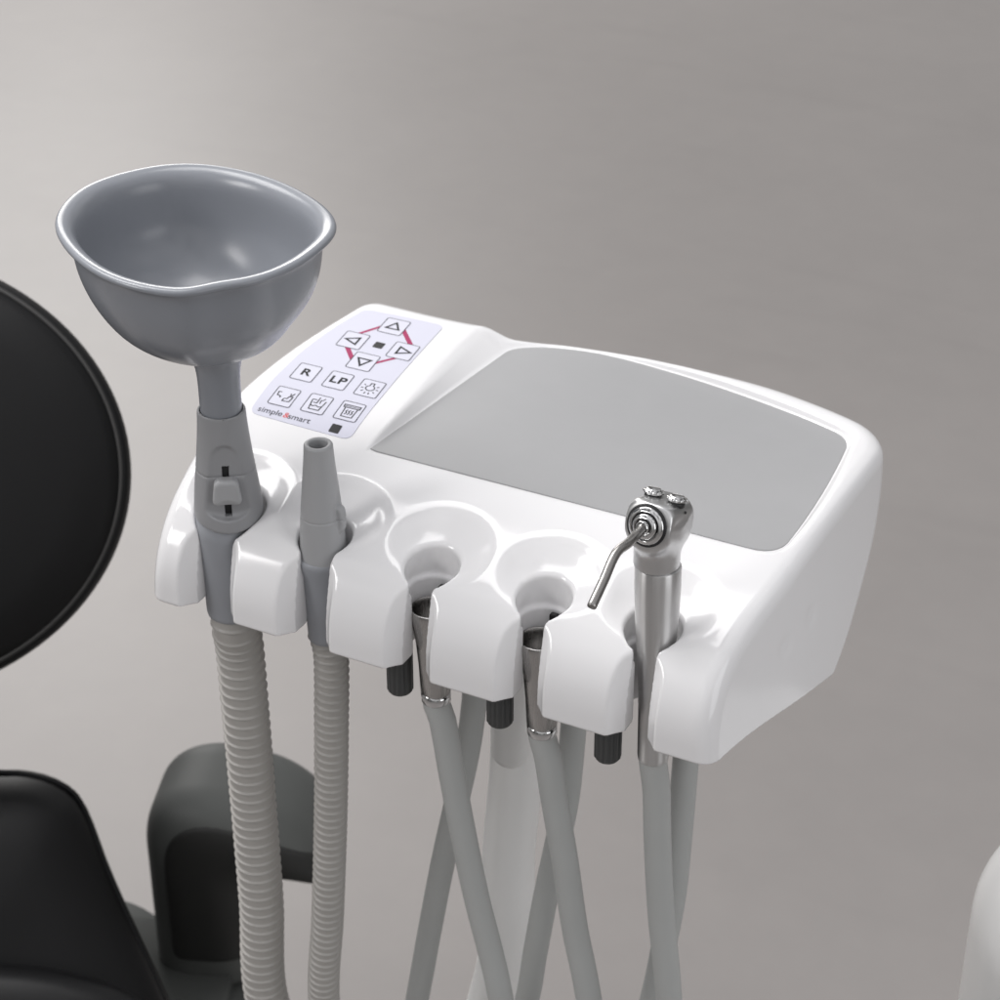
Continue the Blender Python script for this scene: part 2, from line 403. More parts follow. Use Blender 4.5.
def rounded(poly, r, seg=6):
    out = []; m = len(poly)
    for i in range(m):
        p = Vector(poly[i]); a = (Vector(poly[i-1])-p); c = (Vector(poly[(i+1) % m])-p)
        rr_ = min(r, a.length*0.45, c.length*0.45); a = p+a.normalized()*rr_; c = p+c.normalized()*rr_
        for k in range(seg+1):
            t = k/seg; q = a*(1-t)**2+p*2*t*(1-t)+c*t*t; out.append((q.x, q.y))
    return out
def densify(poly, st=4):
    out = []
    for i, p in enumerate(poly):
        q = poly[(i+1) % len(poly)]; d = math.dist(p, q); k = max(1, int(d/st))
        out += [(p[0]+(q[0]-p[0])*j/k, p[1]+(q[1]-p[1])*j/k) for j in range(k)]
    return out
film = [(-124.3, 77.4), (-128.6, 105), (-130.6, 135), (-129.8, 165), (-126.6, 190.8), (-104, 192.2), (-81, 192.4), (-75.5, 140), (-68.6, 76.2), (-96, 76.6)]
# rounded only at its real corners
film = densify(rounded([film[0]]+film[1:4]+[film[4], film[5], film[6], film[7], film[8], film[9]], 5), 4)
panel = link('control_panel', sheet('control_panel', film, 0.0, 0.28, None), M['sticker'], con); sharp(panel, 40)

def to_panel(c, u, v, off):          # sheared key frame measured on the photograph
    return panel_pt(c[0]+u-0.135*v, c[1]+v+0.012*u, off)
def stroke(c, pts, wd, off, closed=False):
    V = []; F = []; P = [Vector(p) for p in pts]; m = len(P)
    for i, p in enumerate(P):
        if closed: a, b_ = P[i-1], P[(i+1) % m]
        else: a, b_ = P[max(i-1, 0)], P[min(i+1, m-1)]
        d1 = (p-a).normalized() if (p-a).length > 1e-6 else None; d2 = (b_-p).normalized() if (b_-p).length > 1e-6 else None
        d1 = d1 or d2; d2 = d2 or d1
        n1_ = Vector((-d1.y, d1.x)); n2_ = Vector((-d2.y, d2.x)); nn = (n1_+n2_)
        nn = nn.normalized() if nn.length > 1e-4 else n1_
        l = min(wd/2/max(0.35, nn.dot(n1_)), wd*1.3)
        for s_ in (1, -1):
            q = p+nn*l*s_; V.append(to_panel(c, q.x, q.y, off))
    for i in range(m if closed else m-1):
        j = (i+1) % m; F.append((2*i, 2*i+1, 2*j+1, 2*j))
    return V, F
def text_mesh(c, s, size, off, thick=0.0, spacing=1.0, shear=0.0):
    cu = bpy.data.curves.new('t', 'FONT'); cu.body = s; cu.size = size; cu.align_x = 'CENTER'; cu.align_y = 'CENTER'; cu.offset = thick
    cu.space_character = spacing; cu.shear = shear
    ob = bpy.data.objects.new('t', cu); COL.objects.link(ob)
    dg = bpy.context.evaluated_depsgraph_get(); me = bpy.data.meshes.new_from_object(ob.evaluated_get(dg))
    V = [to_panel(c, v.co.x, v.co.y, off) for v in me.vertices]; F = [tuple(p.vertices) for p in me.polygons]
    wdt = max(v.co.x for v in me.vertices)-min(v.co.x for v in me.vertices)
    bpy.data.objects.remove(ob); bpy.data.meshes.remove(me); return V, F, wdt
KW, KH = 12.0, 15.0
def key(c, strokes, label, wd=0.6, txt=None, W=KW, H=KH):
    out = rounded([(-W/2, -H/2), (-W/2, H/2), (W/2, H/2), (W/2, -H/2)], 1.3, 4)
    poly = [to_panel(c, u, v, 0)[:2] for u, v in out]
    ex = [(*stroke(c, out, 0.5, 0.40, True), 1)]
    for st in strokes:
        pts, cl = st[0], st[1]; ww = st[2] if len(st) > 2 else wd
        ex.append((*stroke(c, pts, ww, 0.41, cl), 2))
    if txt:
        V_, F_, _ = text_mesh(c, txt, 8.4, 0.41, 0.26, 1.1); ex.append((V_, F_, 2))
    o = link('button', sheet('button', poly, 0.28, 0.08, None, ex, 4), [M['key'], M['thin'], M['ink']], panel, smooth=False)
    o['label'] = label; return o
tri = [(0, 4.2), (-3.6, -2.6), (3.6, -2.6)]
def rot(p, k): 
    for _ in range(k): p = [(-y, x) for x, y in p]
    return p
key((-103.0, 179.4), [(tri, True, 1.15)], 'button with upward triangle', W=13, H=16)
key((-113.7, 156.9), [(rot(tri, 1), True, 1.15)], 'button with left triangle', W=13, H=16)
key((-97.9, 139.4), [(rot(tri, 2), True, 1.15)], 'button with downward triangle', W=13, H=16)
key((-85.7, 157.6), [(rot(tri, 3), True, 1.15)], 'button with right triangle', W=13, H=16)
key((-117.4, 117.9), [], 'button marked R', txt='R')
key((-99.3, 117.8), [], 'button marked LP', txt='LP')
circ = lambda r, a0, a1, n_, ox=0, oy=0: [(ox+r*math.cos(math.radians(a0+(a1-a0)*k/n_)), oy+r*math.sin(math.radians(a0+(a1-a0)*k/n_))) for k in range(n_+1)]
bulb = [(-0.9, 4.6), (-0.9, 2.6)] + circ(2.3, 115, 425, 16, 0, 0.2) + [(0.9, 2.6), (0.9, 4.6)]
rays = [([(math.cos(math.radians(a))*3.4, math.sin(math.radians(a))*3.9), (math.cos(math.radians(a))*4.7, math.sin(math.radians(a))*5.6)], False) for a in (150, 185, 220, 255, 285, 320, 355, 30)]
key((-81.5, 117.7), [(bulb, True)]+rays, 'button with light bulb symbol', 0.6)
key((-115.1, 94.2), [([(-2.6, 3.2), (-4.3, 3.0), (-3.9, 0.2), (-2.0, -0.2), (-1.8, -1.6)], False), ([(0.2, -3.6), (4.0, -3.2), (4.4, 0.6)], False),
                     ([(0.6, -1.4), (2.0, -1.2), (2.6, 0.8), (4.6, 1.0)], False), ([(0.2, -3.6), (0.6, -1.4)], False),
                     ([(2.4, 3.4), (3.0, 1.2)], False), ([(4.3, 4.0), (3.4, 1.6)], False)], 'button with rinsing bowl symbol', 0.6)
key((-97.3, 94.9), [([(-3.6, 3.0), (-2.6, -4.8), (2.8, -4.8), (3.8, 3.0)], False), ([(-3.2, -1.4), (-1.6, -2.3), (0, -1.4), (1.6, -2.3), (3.2, -1.4)], False),
                    ([(-2.4, 0.6), (-0.4, 0.6), (-0.4, 5.4)], False), ([(1.2, 0.4), (1.0, 3.6)], False), ([(2.6, 5.2), (1.6, 3.0)], False), ([(-3.6, 3.0), (-1.2, 3.0)], False)],
    'button with cup filling symbol', 0.6)
key((-79.8, 95.6), [([(-4.4, 4.6), (4.4, 4.6), (4.2, 2.4), (-4.2, 2.4)], True), ([(-3.2, 2.2), (-2.8, -5.0), (3.0, -5.0), (3.4, 2.2)], False), ([(-4.2, 3.5), (4.3, 3.5)], False, 0.45)] +
    [([(xx+0.4, 0.6), (xx-0.3, -0.6), (xx+0.4, -1.8), (xx-0.3, -3.2)], False) for xx in (-1.4, 0.1, 1.6)], 'button with cup heater symbol', 0.6)
# crimson lines between the four arrow keys
for a, b_ in (((-110.3, 166.0), (-110.0, 173.0)),):
    pass
KC = {'u': (-103.0, 179.4), 'l': (-113.7, 156.9), 'd': (-97.9, 139.4), 'r': (-85.7, 157.6)}
VV, FF = [], []
for p, q, wd_ in (('u', 'l', 1.9), ('u', 'r', 2.5), ('d', 'l', 2.5), ('d', 'r', 1.9)):
    a = Vector(KC[p]); c_ = Vector(KC[q]); 
    if p == 'u' and q == 'l': a = a+Vector((-4, 1)); c_ = c_+Vector((-3.5, 3))
    if p == 'u' and q == 'r': a = a+Vector((5.0, 0)); c_ = c_+Vector((2.6, 5))
    if p == 'd' and q == 'l': a = a+Vector((-6.0, 0)); c_ = c_+Vector((-3.0, -3))
    if p == 'd' and q == 'r': a = a+Vector((4, -1.5)); c_ = c_+Vector((3, -4))
    pts = [(a+(c_-a)*k/8-Vector((-100, 150))) for k in range(9)]
    # plain (unsheared) ribbon
    d = (c_-a).normalized(); nn = Vector((-d.y, d.x))*wd_/2; b0 = len(VV)
    for k in range(9):
        m_ = a+(c_-a)*k/8
        VV += [panel_pt(*(m_+nn), 0.32), panel_pt(*(m_-nn), 0.32)]
    FF += [(b0+2*k, b0+2*k+1, b0+2*k+3, b0+2*k+2) for k in range(8)]
link('printed_line', mesh('printed_line', VV, FF), M['pink'], panel, smooth=False)
for c in ((-99.5, 157.9), (-79.0, 80.9)):
    q = [to_panel(c, u, v, 0)[:2] for u, v in rounded([(-2.6, -2.9), (-2.6, 2.9), (2.6, 2.9), (2.6, -2.9)], 0.5, 3)]
    link('indicator_window', sheet('indicator_window', q, 0.3, 0.15, None, None, 3), M['led'], panel, smooth=False)
# lettering, split so that the ampersand is red
words = [('simple', -114.9, M['thin']), ('&', -106.0, M['red']), ('smart', -99.0, M['thin'])]
for s_, cxm, mt in words:
    V_, F_, wdt = text_mesh((cxm, 81.3), s_, 5.25, 0.36, 0.02, 1.0)
    link('lettering', mesh('lettering', V_, F_), mt, panel, smooth=False)

# ---- knurled knobs below the fingers, catches in the open holders, screw caps on the end wall
for px, py in ((400, 675), (500, 707), (608, 742)):
    p = at_y(px, py, 24.0)
    prof = [(0.01, -9), (3.9, -9), (5.1, -8.4), (5.75, -7.0), (5.8, 28)]
    link('knob', lathe('knob', prof, (p.x, 24.0, p.z), n=90, rf=lambda a, h: 1+(0.055*(1 if math.cos(a*15) > 0 else -1) if h > -8 else 0)), M['knob'], con)
for px, py in ((441, 589), (552, 617)):
    p = at_y(px, py, HY+7.5)
    link('catch', boxm('catch', (p.x+1, p.y, p.z-4), (3.6, 3.0, 12), bev=0.4), M['dark'], con, smooth=False)

# ================================================================== SUCTION HANDPIECE with ribbed hose (first slot)
def ribbed(name, pts, r, pitch, material, parent):
    path = resample(catmull(pts, 1.0), pitch/16)
    def rad(s):
        t = (s/pitch) % 1.0
        return r*0.945 + 1.25*math.exp(-((t-0.5)/0.08)**2) - 0.3*math.exp(-((t-0.68)/0.08)**2)
    o = link(name, tube(name, path, rad, 40), material, parent); return o

HC = (-102.4, 24.0)
sh = thing('suction_handpiece', 'wide grey suction handle with slider and thick ribbed hose in leftmost slot', 'suction handpiece', (HC[0], HC[1], 0))
FA = math.radians(-56.0); fd = (math.cos(FA), math.sin(FA)); fs = (-fd[1], fd[0])        # direction the slider face looks
hr = spline([20, 36, 46, 55, 66, 80, 92, 98], [13.6, 15.9, 15.8, 14.9, 13.6, 12.0, 11.0, 10.7])
def handle_f(x, y, z):
    X = x-HC[0]-0.6*np.clip((60-z)/40, 0, 1); Y = y-HC[1]
    a = X*fs[0]+Y*fs[1]; b_ = X*fd[0]+Y*fd[1]; r = hr(z)
    f = np.sqrt(a*a+(b_*1.03)**2)-r
    f = smax(f, z-97, 1.6); f = smax(f, 40-z+0.012*a*a, 2.0)
    # flattened slider face ending in an arch above and a rounded step below
    plane = b_-(10.6-0.035*(z-60))
    arch = np.sqrt(a*a+np.maximum(z-76, 0)**2*0.6)-(7.0+0.15*np.clip(74-z, -10, 40))
    step = (47+0.03*a*a)-z
    f = smax(f, -smax(smax(-plane, arch, 2.0), step, 2.5), 1.2)
    bore = np.sqrt(X*X+Y*Y)-9.55
    f = smax(f, -np.maximum(bore, 88-z), 0.8)
    # seam groove
    f = f + 0.35*np.exp(-((z-67.5)/0.45)**2)
    slot = np.maximum(np.maximum(np.abs(a)-1.5, np.abs(z-60)-12.5), 7.0-b_)
    f = np.maximum(f, -slot)
    return f*0.95
link('handle', sdf_mesh('handle', handle_f, (HC[0]-18, HC[1]-18, 26), (HC[0]+18.5, HC[1]+18, 99), 0.7), M['handle'], sh)
def fpos(a, b_, z): return Vector((HC[0]+fs[0]*a+fd[0]*b_, HC[1]+fs[1]*a+fd[1]*b_, z))
rotf = Matrix(((fs[0], fd[0], 0), (fs[1], fd[1], 0), (0, 0, 1)))
link('slider_track', boxm('slider_track', fpos(0.2, 8.2, 60), (3.4, 1.6, 26), rotf, 0.2), M['dark'], sh, smooth=False)
def slider_f(x, y, z):
    X = x-HC[0]; Y = y-HC[1]; a = X*fs[0]+Y*fs[1]; b_ = X*fd[0]+Y*fd[1]; zc = z-61.0
    q = smax(smax(np.abs(a)-(6.0-0.13*zc), np.abs(zc)-6.3, 3.0), np.abs(b_-12.0)-3.4-0.12*zc*0, 2.2)
    thumb = np.sqrt((a*0.8)**2+(zc+7.5)**2+(b_-20)**2)-6.2
    return smax(q, -thumb, 0.8)
link('slide_button', sdf_mesh('slide_button', slider_f, (HC[0]-8, HC[1]-24, 52), (HC[0]+22, HC[1]+6, 70), 0.45), M['nozzle'], sh)
link('sleeve', lathe('sleeve', [(11.2, -12), (12.1, -11.4), (12.5, -9.5), (12.9, 8), (13.6, 24), (14.0, 33), (14.2, 45)], (HC[0]-1.4, HC[1], 0), n=56), M['sleeve'], sh)
hp = [(HC[0]-1.2, HC[1], -8), (HC[0]-1, HC[1], -20)] + [tuple(at_y(px, py, yy)) for px, py, yy in ((240, 650, 27), (246.3, 720, 28), (252.6, 794, 30), (257.3, 850, 31), (261.5, 905, 32), (267, 999, 34))]
hp += [(-92, 40, -330), (-80, 60, -520), (-40, 130, -700), (30, 260, -800), (120, 420, -835)]
ribbed('hose', hp, 11.0, 5.9, M['hose'], sh)

# ================================================================== SPITTOON FUNNEL standing in the suction handpiece
fu = thing('suction_funnel', 'blue grey funnel bowl with pouring lip standing in the suction handle', 'funnel bowl', (HC[0], HC[1], 92))
RC = (-113.5, 27.0)
rim_px = [(174, 164.6), (130, 171.5), (90, 184.5), (63, 205), (55.3, 221), (60, 239), (77, 259), (120, 283), (160, 292.3), (189, 293.3), (216, 287.5), (240, 284), (285, 271), (322, 247), (336, 229), (334, 218), (315, 200), (270, 178.5), (225, 167.6)]
RC = (-110.5, 25.0)
rim_pts = [((lambda q: (q.x-RC[0]-5.5, q.y-RC[1]))(at_z(px, py, 183.2))) for px, py in rim_px]
RZ = 182.0
pol = sorted([(math.atan2(y-0.0, x+5.5), math.hypot(x+5.5, y)) for x, y in rim_pts])
pa = [p[0] for p in pol]; pr = [p[1] for p in pol]
rimr = spline([a-2*math.pi for a in pa]+pa+[a+2*math.pi for a in pa], pr*3)
NB = 160
def rim_at(a): return float(np.mean(rimr(a+np.linspace(-0.07, 0.07, 7))))
def bowl_mesh():
    V = []; F = []
    prof = []                                     # (blend to rim outline, scale or stem radius, z)
    # outer wall from the stem up, over the rolled lip, down the inside
    z0 = 117.0
    rows = []
    for k in range(1, 15):
        t = math.radians(3+(84-3)*k/14); rows.append(('b', 0.90*math.sin(t)**0.76, 175.5-47.5*math.cos(t)))
    rows += [('b', 0.902, 174.0), ('b', 0.91, 177.0), ('b', 0.93, 179.2), ('b', 0.955, 180.4), ('b', 0.985, 180.9), ('b', 1.0, 181.6), ('b', 1.004, 182.7), ('b', 0.996, 183.7),
             ('b', 0.978, 184.3), ('b', 0.95, 184.2), ('b', 0.918, 183.6), ('b', 0.886, 182.2), ('b', 0.858, 179.6), ('b', 0.84, 175.5), ('b', 0.83, 169.5)]
    for k in range(13, -1, -1):
        t = math.radians(6+(78-6)*k/14); rows.append(('b', 0.838*math.sin(t)**0.76, 174.5-43.0*math.cos(t)))
    for kind, r, z in rows:
        for j in range(NB):
            a = 2*math.pi*j/NB; ro = rim_at(a)
            if kind == 's': x = HC[0]+r*math.cos(a); y = HC[1]+r*math.sin(a)
            else:
                fcirc = max(0.0, min(1.0, (r-0.15)/0.65)); fcirc = fcirc*fcirc*(3-2*fcirc)
                rad = r*((1-fcirc)*61.5+fcirc*ro)
                low = max(0, min(1, (z-127)/16)); low = low*low*(3-2*low)
                ox = HC[0]*(1-low)+RC[0]*low; oy = HC[1]*(1-low)+RC[1]*low
                x = ox+rad*math.cos(a); y = oy+rad*math.sin(a)
            # the lip dips a little along its straight right-hand side
            dip = max(0.0, math.cos(a-math.radians(-20)))**3
            zz = z-0.0*dip*max(0, (z-150)/33)
            V.append((x, y, zz))
    m = len(rows)
    for i in range(m-1):
        for j in range(NB): F.append((i*NB+j, i*NB+(j+1) % NB, (i+1)*NB+(j+1) % NB, (i+1)*NB+j))
    F.append(tuple(range((m-1)*NB, m*NB))); F.append(tuple(range(NB))[::-1])
    return mesh('bowl', V, F)
bo = link('bowl', bowl_mesh(), M['bowl'], fu)
sd = bo.modifiers.new('smooth', 'SUBSURF'); sd.levels = 1; sd.render_levels = 1
link('stem', lathe('stem', [(9.1, 84), (9.3, 96), (9.35, 108), (9.5, 113), (9.9, 117), (10.8, 120.8), (12.2, 124), (14.2, 126.8), (17.0, 129.2), (17.2, 130.2)], (HC[0], HC[1], 0), n=48), M['bowl'], fu)

# ================================================================== SALIVA EJECTOR (second slot)
EC = (-52.6, 24.0)
se = thing('saliva_ejector', 'slim light grey suction nozzle with narrow ribbed hose in the second slot', 'saliva ejector', (EC[0], EC[1], 0))
nr_ = spline([20, 34, 40, 52, 60, 75, 88, 93], [10.4, 10.5, 10.3, 9.7, 9.1, 7.7, 6.6, 6.3])
LA = math.radians(6); ld = (math.cos(LA), math.sin(LA)); ls = (-ld[1], ld[0])
def noz_f(x, y, z):
    X = x-EC[0]; Y = y-EC[1]; r = np.sqrt(X*X+Y*Y); f = r-nr_(z)
    f = smax(f, z-91.5, 1.0); f = smax(f, 31-z, 1.5)
    a = X*ls[0]+Y*ls[1]; b_ = X*ld[0]+Y*ld[1]
    scoop = np.sqrt(a*a+(b_-15.5)**2+((z-62)*0.42)**2)-8.0
    f = smax(f, -scoop, 1.2)
    lever = smax(smax(np.abs(a)-2.6, np.abs(z-55)-7+0.25*np.maximum(b_-8, 0), 2.0), np.abs(b_-8.6)-3.0+0.10*np.abs(z-55), 2.0)
    f = smin(f, lever, 1.0)
    f = smax(f, -np.maximum(r-4.1, 76-z), 0.6)
    f = f+0.25*np.exp(-((z-55.5)/0.4)**2)
    lip = np.maximum(r-7.5, 0)
    return f*0.95
link('nozzle', sdf_mesh('nozzle', noz_f, (EC[0]-13, EC[1]-13, 25), (EC[0]+14, EC[1]+13, 93), 0.6), M['nozzle'], se)
link('sleeve', lathe('sleeve', [(7.2, -11), (8.2, -10.5), (8.5, -8), (9.3, 12), (9.9, 25), (11.1, 30), (11.4, 32), (11.2, 33.6), (10.4, 34.4), (9, 34.6)], (EC[0]-0.5, EC[1], 0), n=48), M['sleeve'], se)
ep = [(EC[0]-1.8, EC[1], -6)] + [tuple(at_y(px, py, yy)) for px, py, yy in ((331, 655, 26), (331.5, 720, 27), (331, 794, 28), (329.5, 860, 29), (327.5, 920, 30), (324, 999, 32))]
ep += [(-72, 40, -330), (-60, 70, -520), (-10, 160, -700), (60, 300, -800), (150, 460, -838)]
ribbed('hose', ep, 7.5, 4.6, M['hose'], se)

# ================================================================== two open steel couplings with their hoses
def coupling(hx, label, front, back, entry):
    t = thing('handpiece_hose', label, 'handpiece hose', (hx, HY-2, 0), 'handpiece hoses with open steel couplings')
    C0 = (hx+0.15, 24.0, 0); TA = Vector((-0.038, 0, 1)).normalized()
    prof = [(6.0, -23), (6.9, -22), (7.0, -8), (7.6, 4), (8.9, 15), (9.35, 19.5), (9.4, 21.6), (9.15, 22.4), (8.75, 22.5), (8.35, 21.8), (8.2, 19), (7.2, 9), (5.0, 7.6), (4.9, 6.5), (0.01, 6.4)]
    o = link('coupling', lathe('coupling', prof, C0, TA, n=56), M['dsteel'], t); sharp(o, 50)
    o = link('collar', lathe('collar', [(5.6, -27.8), (6.4, -27.6), (6.75, -27), (6.8, -23.2), (6.3, -22.6)], C0, TA, n=48), M['chrome'], t); sharp(o, 50)
    pts = [(hx+1.0, 24, -20), (hx+1.4, 24, -30)] + [tuple(at_y(px, py, yy)) for px, py, yy in front]
    lastf = Vector(pts[-1])
    bk = [tuple(at_y(px, py, yy)) for px, py, yy in back]; lb = Vector(bk[0])
    pts += [tuple(lastf+Vector((12, 2, -90))), tuple((lastf+lb)/2+Vector((0, 10, -190))), tuple(lb+Vector((-16, 4, -80)))] + bk + [entry]
    link('hose', tube('hose', catmull(pts, 3.0), 6.25, 28), M['cable'], t)
    return t
coupling(2.6, 'empty steel coupling with plain grey hose in the middle slot, beside the saliva ejector',
         [(442.5, 720, 24.5), (451, 768, 26), (462, 828, 28), (476, 895, 30), (491, 954, 31), (501, 1000, 31)],
         [(417, 1000, 66), (430, 929, 68), (443, 862, 70), (457, 800, 73), (468, 748, 77), (474, 704, 80)], tuple(at_y(476, 690, 84)+Vector((0, 0, 12))))
coupling(56.0, 'empty steel coupling with plain grey hose in the slot beside the steel syringe',
         [(548, 757, 24.5), (554.5, 800, 26), (565, 861, 28), (575, 929, 30), (589, 1000, 31)],
         [(527, 1000, 66), (535, 954, 67), (546, 895, 69), (557, 845, 71), (567, 795, 75), (573, 733, 79)], tuple(at_y(575, 718, 83)+Vector((0, 0, 12))))

# ================================================================== AIR WATER SYRINGE (fifth slot)
sy = thing('air_water_syringe', 'brushed steel syringe with bent spray tip and two buttons in rightmost slot', 'dental syringe', (108.5, 24, 0))
Bt = Vector((108.2, 25.5, 84)); Bb = Vector((110.4, 24.5, -24)); AX = (Bt-Bb).normalized(); BL_ = (Bt-Bb).length
prof = [(5.6, 0), (6.6, 0.8), (6.9, 3), (6.95, 26), (7.3, 42), (8.3, 60), (9.4, 78), (9.75, 90), (9.75, BL_-9.5), (9.6, BL_-9.0), (8.9, BL_-8.8)]
o = link('barrel', lathe('barrel', prof, Bb, AX, n=64), M['steel'], sy); sharp(o, 50)
HD = Vector((107.6, 25.5, 96.0))                     # head centre
yaw = math.radians(6.0); tilt = math.radians(15.0)
nd = Vector((math.sin(yaw)*-1.0*math.cos(tilt), -math.cos(yaw)*math.cos(tilt), math.sin(tilt))).normalized()   # nozzle axis, towards the user
hxv = Vector((math.cos(yaw), -math.sin(yaw)*1.0, 0)).normalized(); hzv = hxv.cross(nd)*-1
if hzv.z < 0: hzv = -hzv
def head_f(x, y, z):
    X = x-HD.x; Y = y-HD.y; Z = z-HD.z
    u = X*hxv.x+Y*hxv.y+Z*hxv.z; n_ = X*nd.x+Y*nd.y+Z*nd.z; v = X*hzv.x+Y*hzv.y+Z*hzv.z
    cyl = smax(np.sqrt(u*u+v*v)-11.9, np.abs(n_+0.8)-10.9, 4.0)       # drum lying along the nozzle axis
    cyl = smax(cyl, v-9.6, 1.5)                                        # flat top
    cyl = smax(cyl, np.abs(u)-10.6, 1.0)                               # flat cheeks
    r = np.sqrt(X*X+Y*Y)
    neck = smax(r-9.65, np.abs(z-85)-10.5, 1.0)
    f = smin(cyl, neck, 5.0)
    f = smax(f, 75.2-z, 0.6)
    return f
link('head', sdf_mesh('head', head_f, (HD.x-16, HD.y-16, 69), (HD.x+16, HD.y+16, 112), 0.6), M['satin'], sy)
def nz(u, d, v): return HD+hxv*u+nd*d+hzv*v
c0 = nz(0, 0, 0)
o = link('seal_ring', lathe('seal_ring', [(8.0, 7), (9.0, 7), (9.0, 10.45), (8.6, 10.75), (7.6, 10.6)], c0, nd, n=56), M['dark'], sy)
o = link('ring', lathe('ring', [(8.0, 8), (8.0, 10.9), (7.6, 11.4), (6.4, 11.9), (6.0, 11.6), (5.8, 10.5), (5.4, 10.2), (5.4, 12.2), (4.9, 13.0), (4.0, 13.3), (3.6, 13.0), (3.5, 11.5), (2.9, 11.3), (2.9, 14.2), (2.4, 14.8), (0.01, 14.9)], c0, nd, n=56), M['chrome'], sy); sharp(o, 40)
p0 = nz(0, 12, 0); d1 = (nd*1.0 + Vector((0, 0, -0.12))).normalized()
A1 = at_y(646, 526, c0.y-12); A2 = at_y(629.5, 542, c0.y-29); A3 = at_y(616, 553, c0.y-38); A4 = at_y(604, 580, c0.y-49); A5 = at_y(591.5, 607, c0.y-60)
tip_path = catmull([p0, A2, A3+Vector((0, 0, -0.2)), A4, A5], 1.2)
def tipr(s): return 2.0 if s > 0 else 2.0
Lt = sum((b_-a).length for a, b_ in zip(tip_path, tip_path[1:]))
tp = resample(tip_path, 0.8); tp.append(tp[-1]+(tp[-1]-tp[-2]).normalized()*0.3)
LL = (len(tp)-1)*0.8
o = link('spray_tip', tube('spray_tip', tp, lambda s: 2.0 if s < LL-1.2 else 2.0*math.sqrt(max(0.05, 1-((s-LL+1.2)/1.4)**2)), 24), M['tipsteel'], sy)
for u in (-4.8, 6.0):
    c_ = nz(u, -1.0, 7.4)
    o2 = link('button_seat', lathe('button_seat', [(3.6, 0.6), (3.6, 2.45), (3.2, 2.6), (2.5, 2.6)], c_, hzv, n=40), M['dark'], sy)
    o = link('button', lathe('button', [(3.1, 0), (3.1, 3.0), (4.2, 3.1), (4.3, 3.5), (4.1, 4.0), (3.3, 4.3), (3.1, 4.7), (2.6, 5.0), (0.01, 5.05)], c_, hzv, n=60, rf=lambda a, h: 1+(0.05*math.copysign(1, math.cos(a*10)) if 3.05 < h < 4.1 else 0)), M['chrome'], sy); sharp(o, 45)
q = nz(10.5, -2.0, 6.0)
link('pin', lathe('pin', [(0.6, -1), (0.6, 0.12), (0.01, 0.15)], q, hxv, n=16), M['dark'], sy)
fr = [(656.5, 790, 24.5), (657.5, 838, 25), (661, 912, 26), (669, 1000, 27)]; bk = [(652, 1000, 66), (664, 945, 68), (674, 890, 70), (680, 828, 74), (685, 768, 79)]
pts = [tuple(Bb+AX*10), tuple(Bb-AX*1)] + [tuple(at_y(px, py, yy)) for px, py, yy in fr]; lf = Vector(pts[-1]); bkp = [tuple(at_y(px, py, yy)) for px, py, yy in bk]; lb = Vector(bkp[0])
pts += [tuple(lf+Vector((6, 2, -90))), tuple((lf+lb)/2+Vector((0, 10, -180))), tuple(lb+Vector((-14, 3, -80)))] + bkp + [tuple(at_y(687, 750, 84)+Vector((0, 0, 10)))]
link('hose', tube('hose', catmull(pts, 3.0), 6.2, 28), M['cable'], sy)

# ================================================================== SUPPORT ARM under the console
sa = thing('support_arm', 'pale grey swan neck post carrying the console from below', 'support arm', (-2, 118, FLOOR))
pp = [(0, 118, -12), (-1, 118, -60), (-2, 118, -130), tuple(at_y(509, 850, 118)), tuple(at_y(508, 920, 118)), tuple(at_y(497, 985, 120)), tuple(at_y(470, 1060, 124)), (-70, 150, -420), (-70, 190, -600), (-70, 190, FLOOR+2)]
link('post', tube('post', catmull(pp, 4.0), 14.0, 40), M['post'], sa)
e0 = at_y(511, 742, 101)
prof = [(0.01, -14)] + [(10.2*math.sin(math.radians(a)), -4-10.0*math.cos(math.radians(a))) for a in range(8, 91, 9)] + [(10.4, 20), (10.4, e0.z*-1-11)]
link('elbow_cover', lathe('elbow_cover', prof, (e0.x, 101, e0.z), n=48), M['post'], sa)

# ================================================================== DENTAL CHAIR at the left, behind
ch = thing('dental_chair', 'black upholstered dental chair with round backrest and grey armrest', 'dental chair', (-700, 600, FLOOR))
def cushion(name, outline, thick, material, parent, rows, toward, sub=True):
    """outline: 3D points of the rim; rows: (inset 0..1, height along toward)"""
    C = Vector((0, 0, 0))
    for p in outline: C += Vector(p)
    C /= len(outline); T = Vector(toward).normalized(); nn = len(outline); V = []; F = []
    for sc, h in rows:
        for p in outline: V.append(C+(Vector(p)-C)*sc+T*h)
    m = len(rows)
    for i in range(m-1):
        for k in range(nn): F.append((i*nn+k, i*nn+(k+1) % nn, (i+1)*nn+(k+1) % nn, (i+1)*nn+k))
    F.append(tuple(range(nn))[::-1]); F.append(tuple(range((m-1)*nn, m*nn)))
    me = mesh(name, V, F); bm = bmesh.new(); bm.from_mesh(me); bmesh.ops.recalc_face_normals(bm, faces=bm.faces); bm.to_mesh(me); bm.free()
    return link(name, me, material, parent)
D1 = 1320.0
el = [at_depth(-150+284*math.cos(2*math.pi*k/120), 475+233*math.sin(2*math.pi*k/120), D1) for k in range(120)]
tw = (CAM-at_depth(-150, 475, D1)).normalized()
cushion('backrest', el, 0, M['black'], ch, [(0.80, -75), (0.93, -66), (0.985, -45), (1.0, -20), (0.995, -6), (0.975, 4), (0.955, 7), (0.949, 5.6), (0.943, 7.6), (0.90, 13), (0.75, 20), (0.5, 25), (0.25, 27), (0.05, 27.5)], tw)
pe = [at_depth(-150+284*0.949*math.cos(2*math.pi*k/120), 475+233*0.949*math.sin(2*math.pi*k/120), D1)+tw*6.2 for k in range(121)]
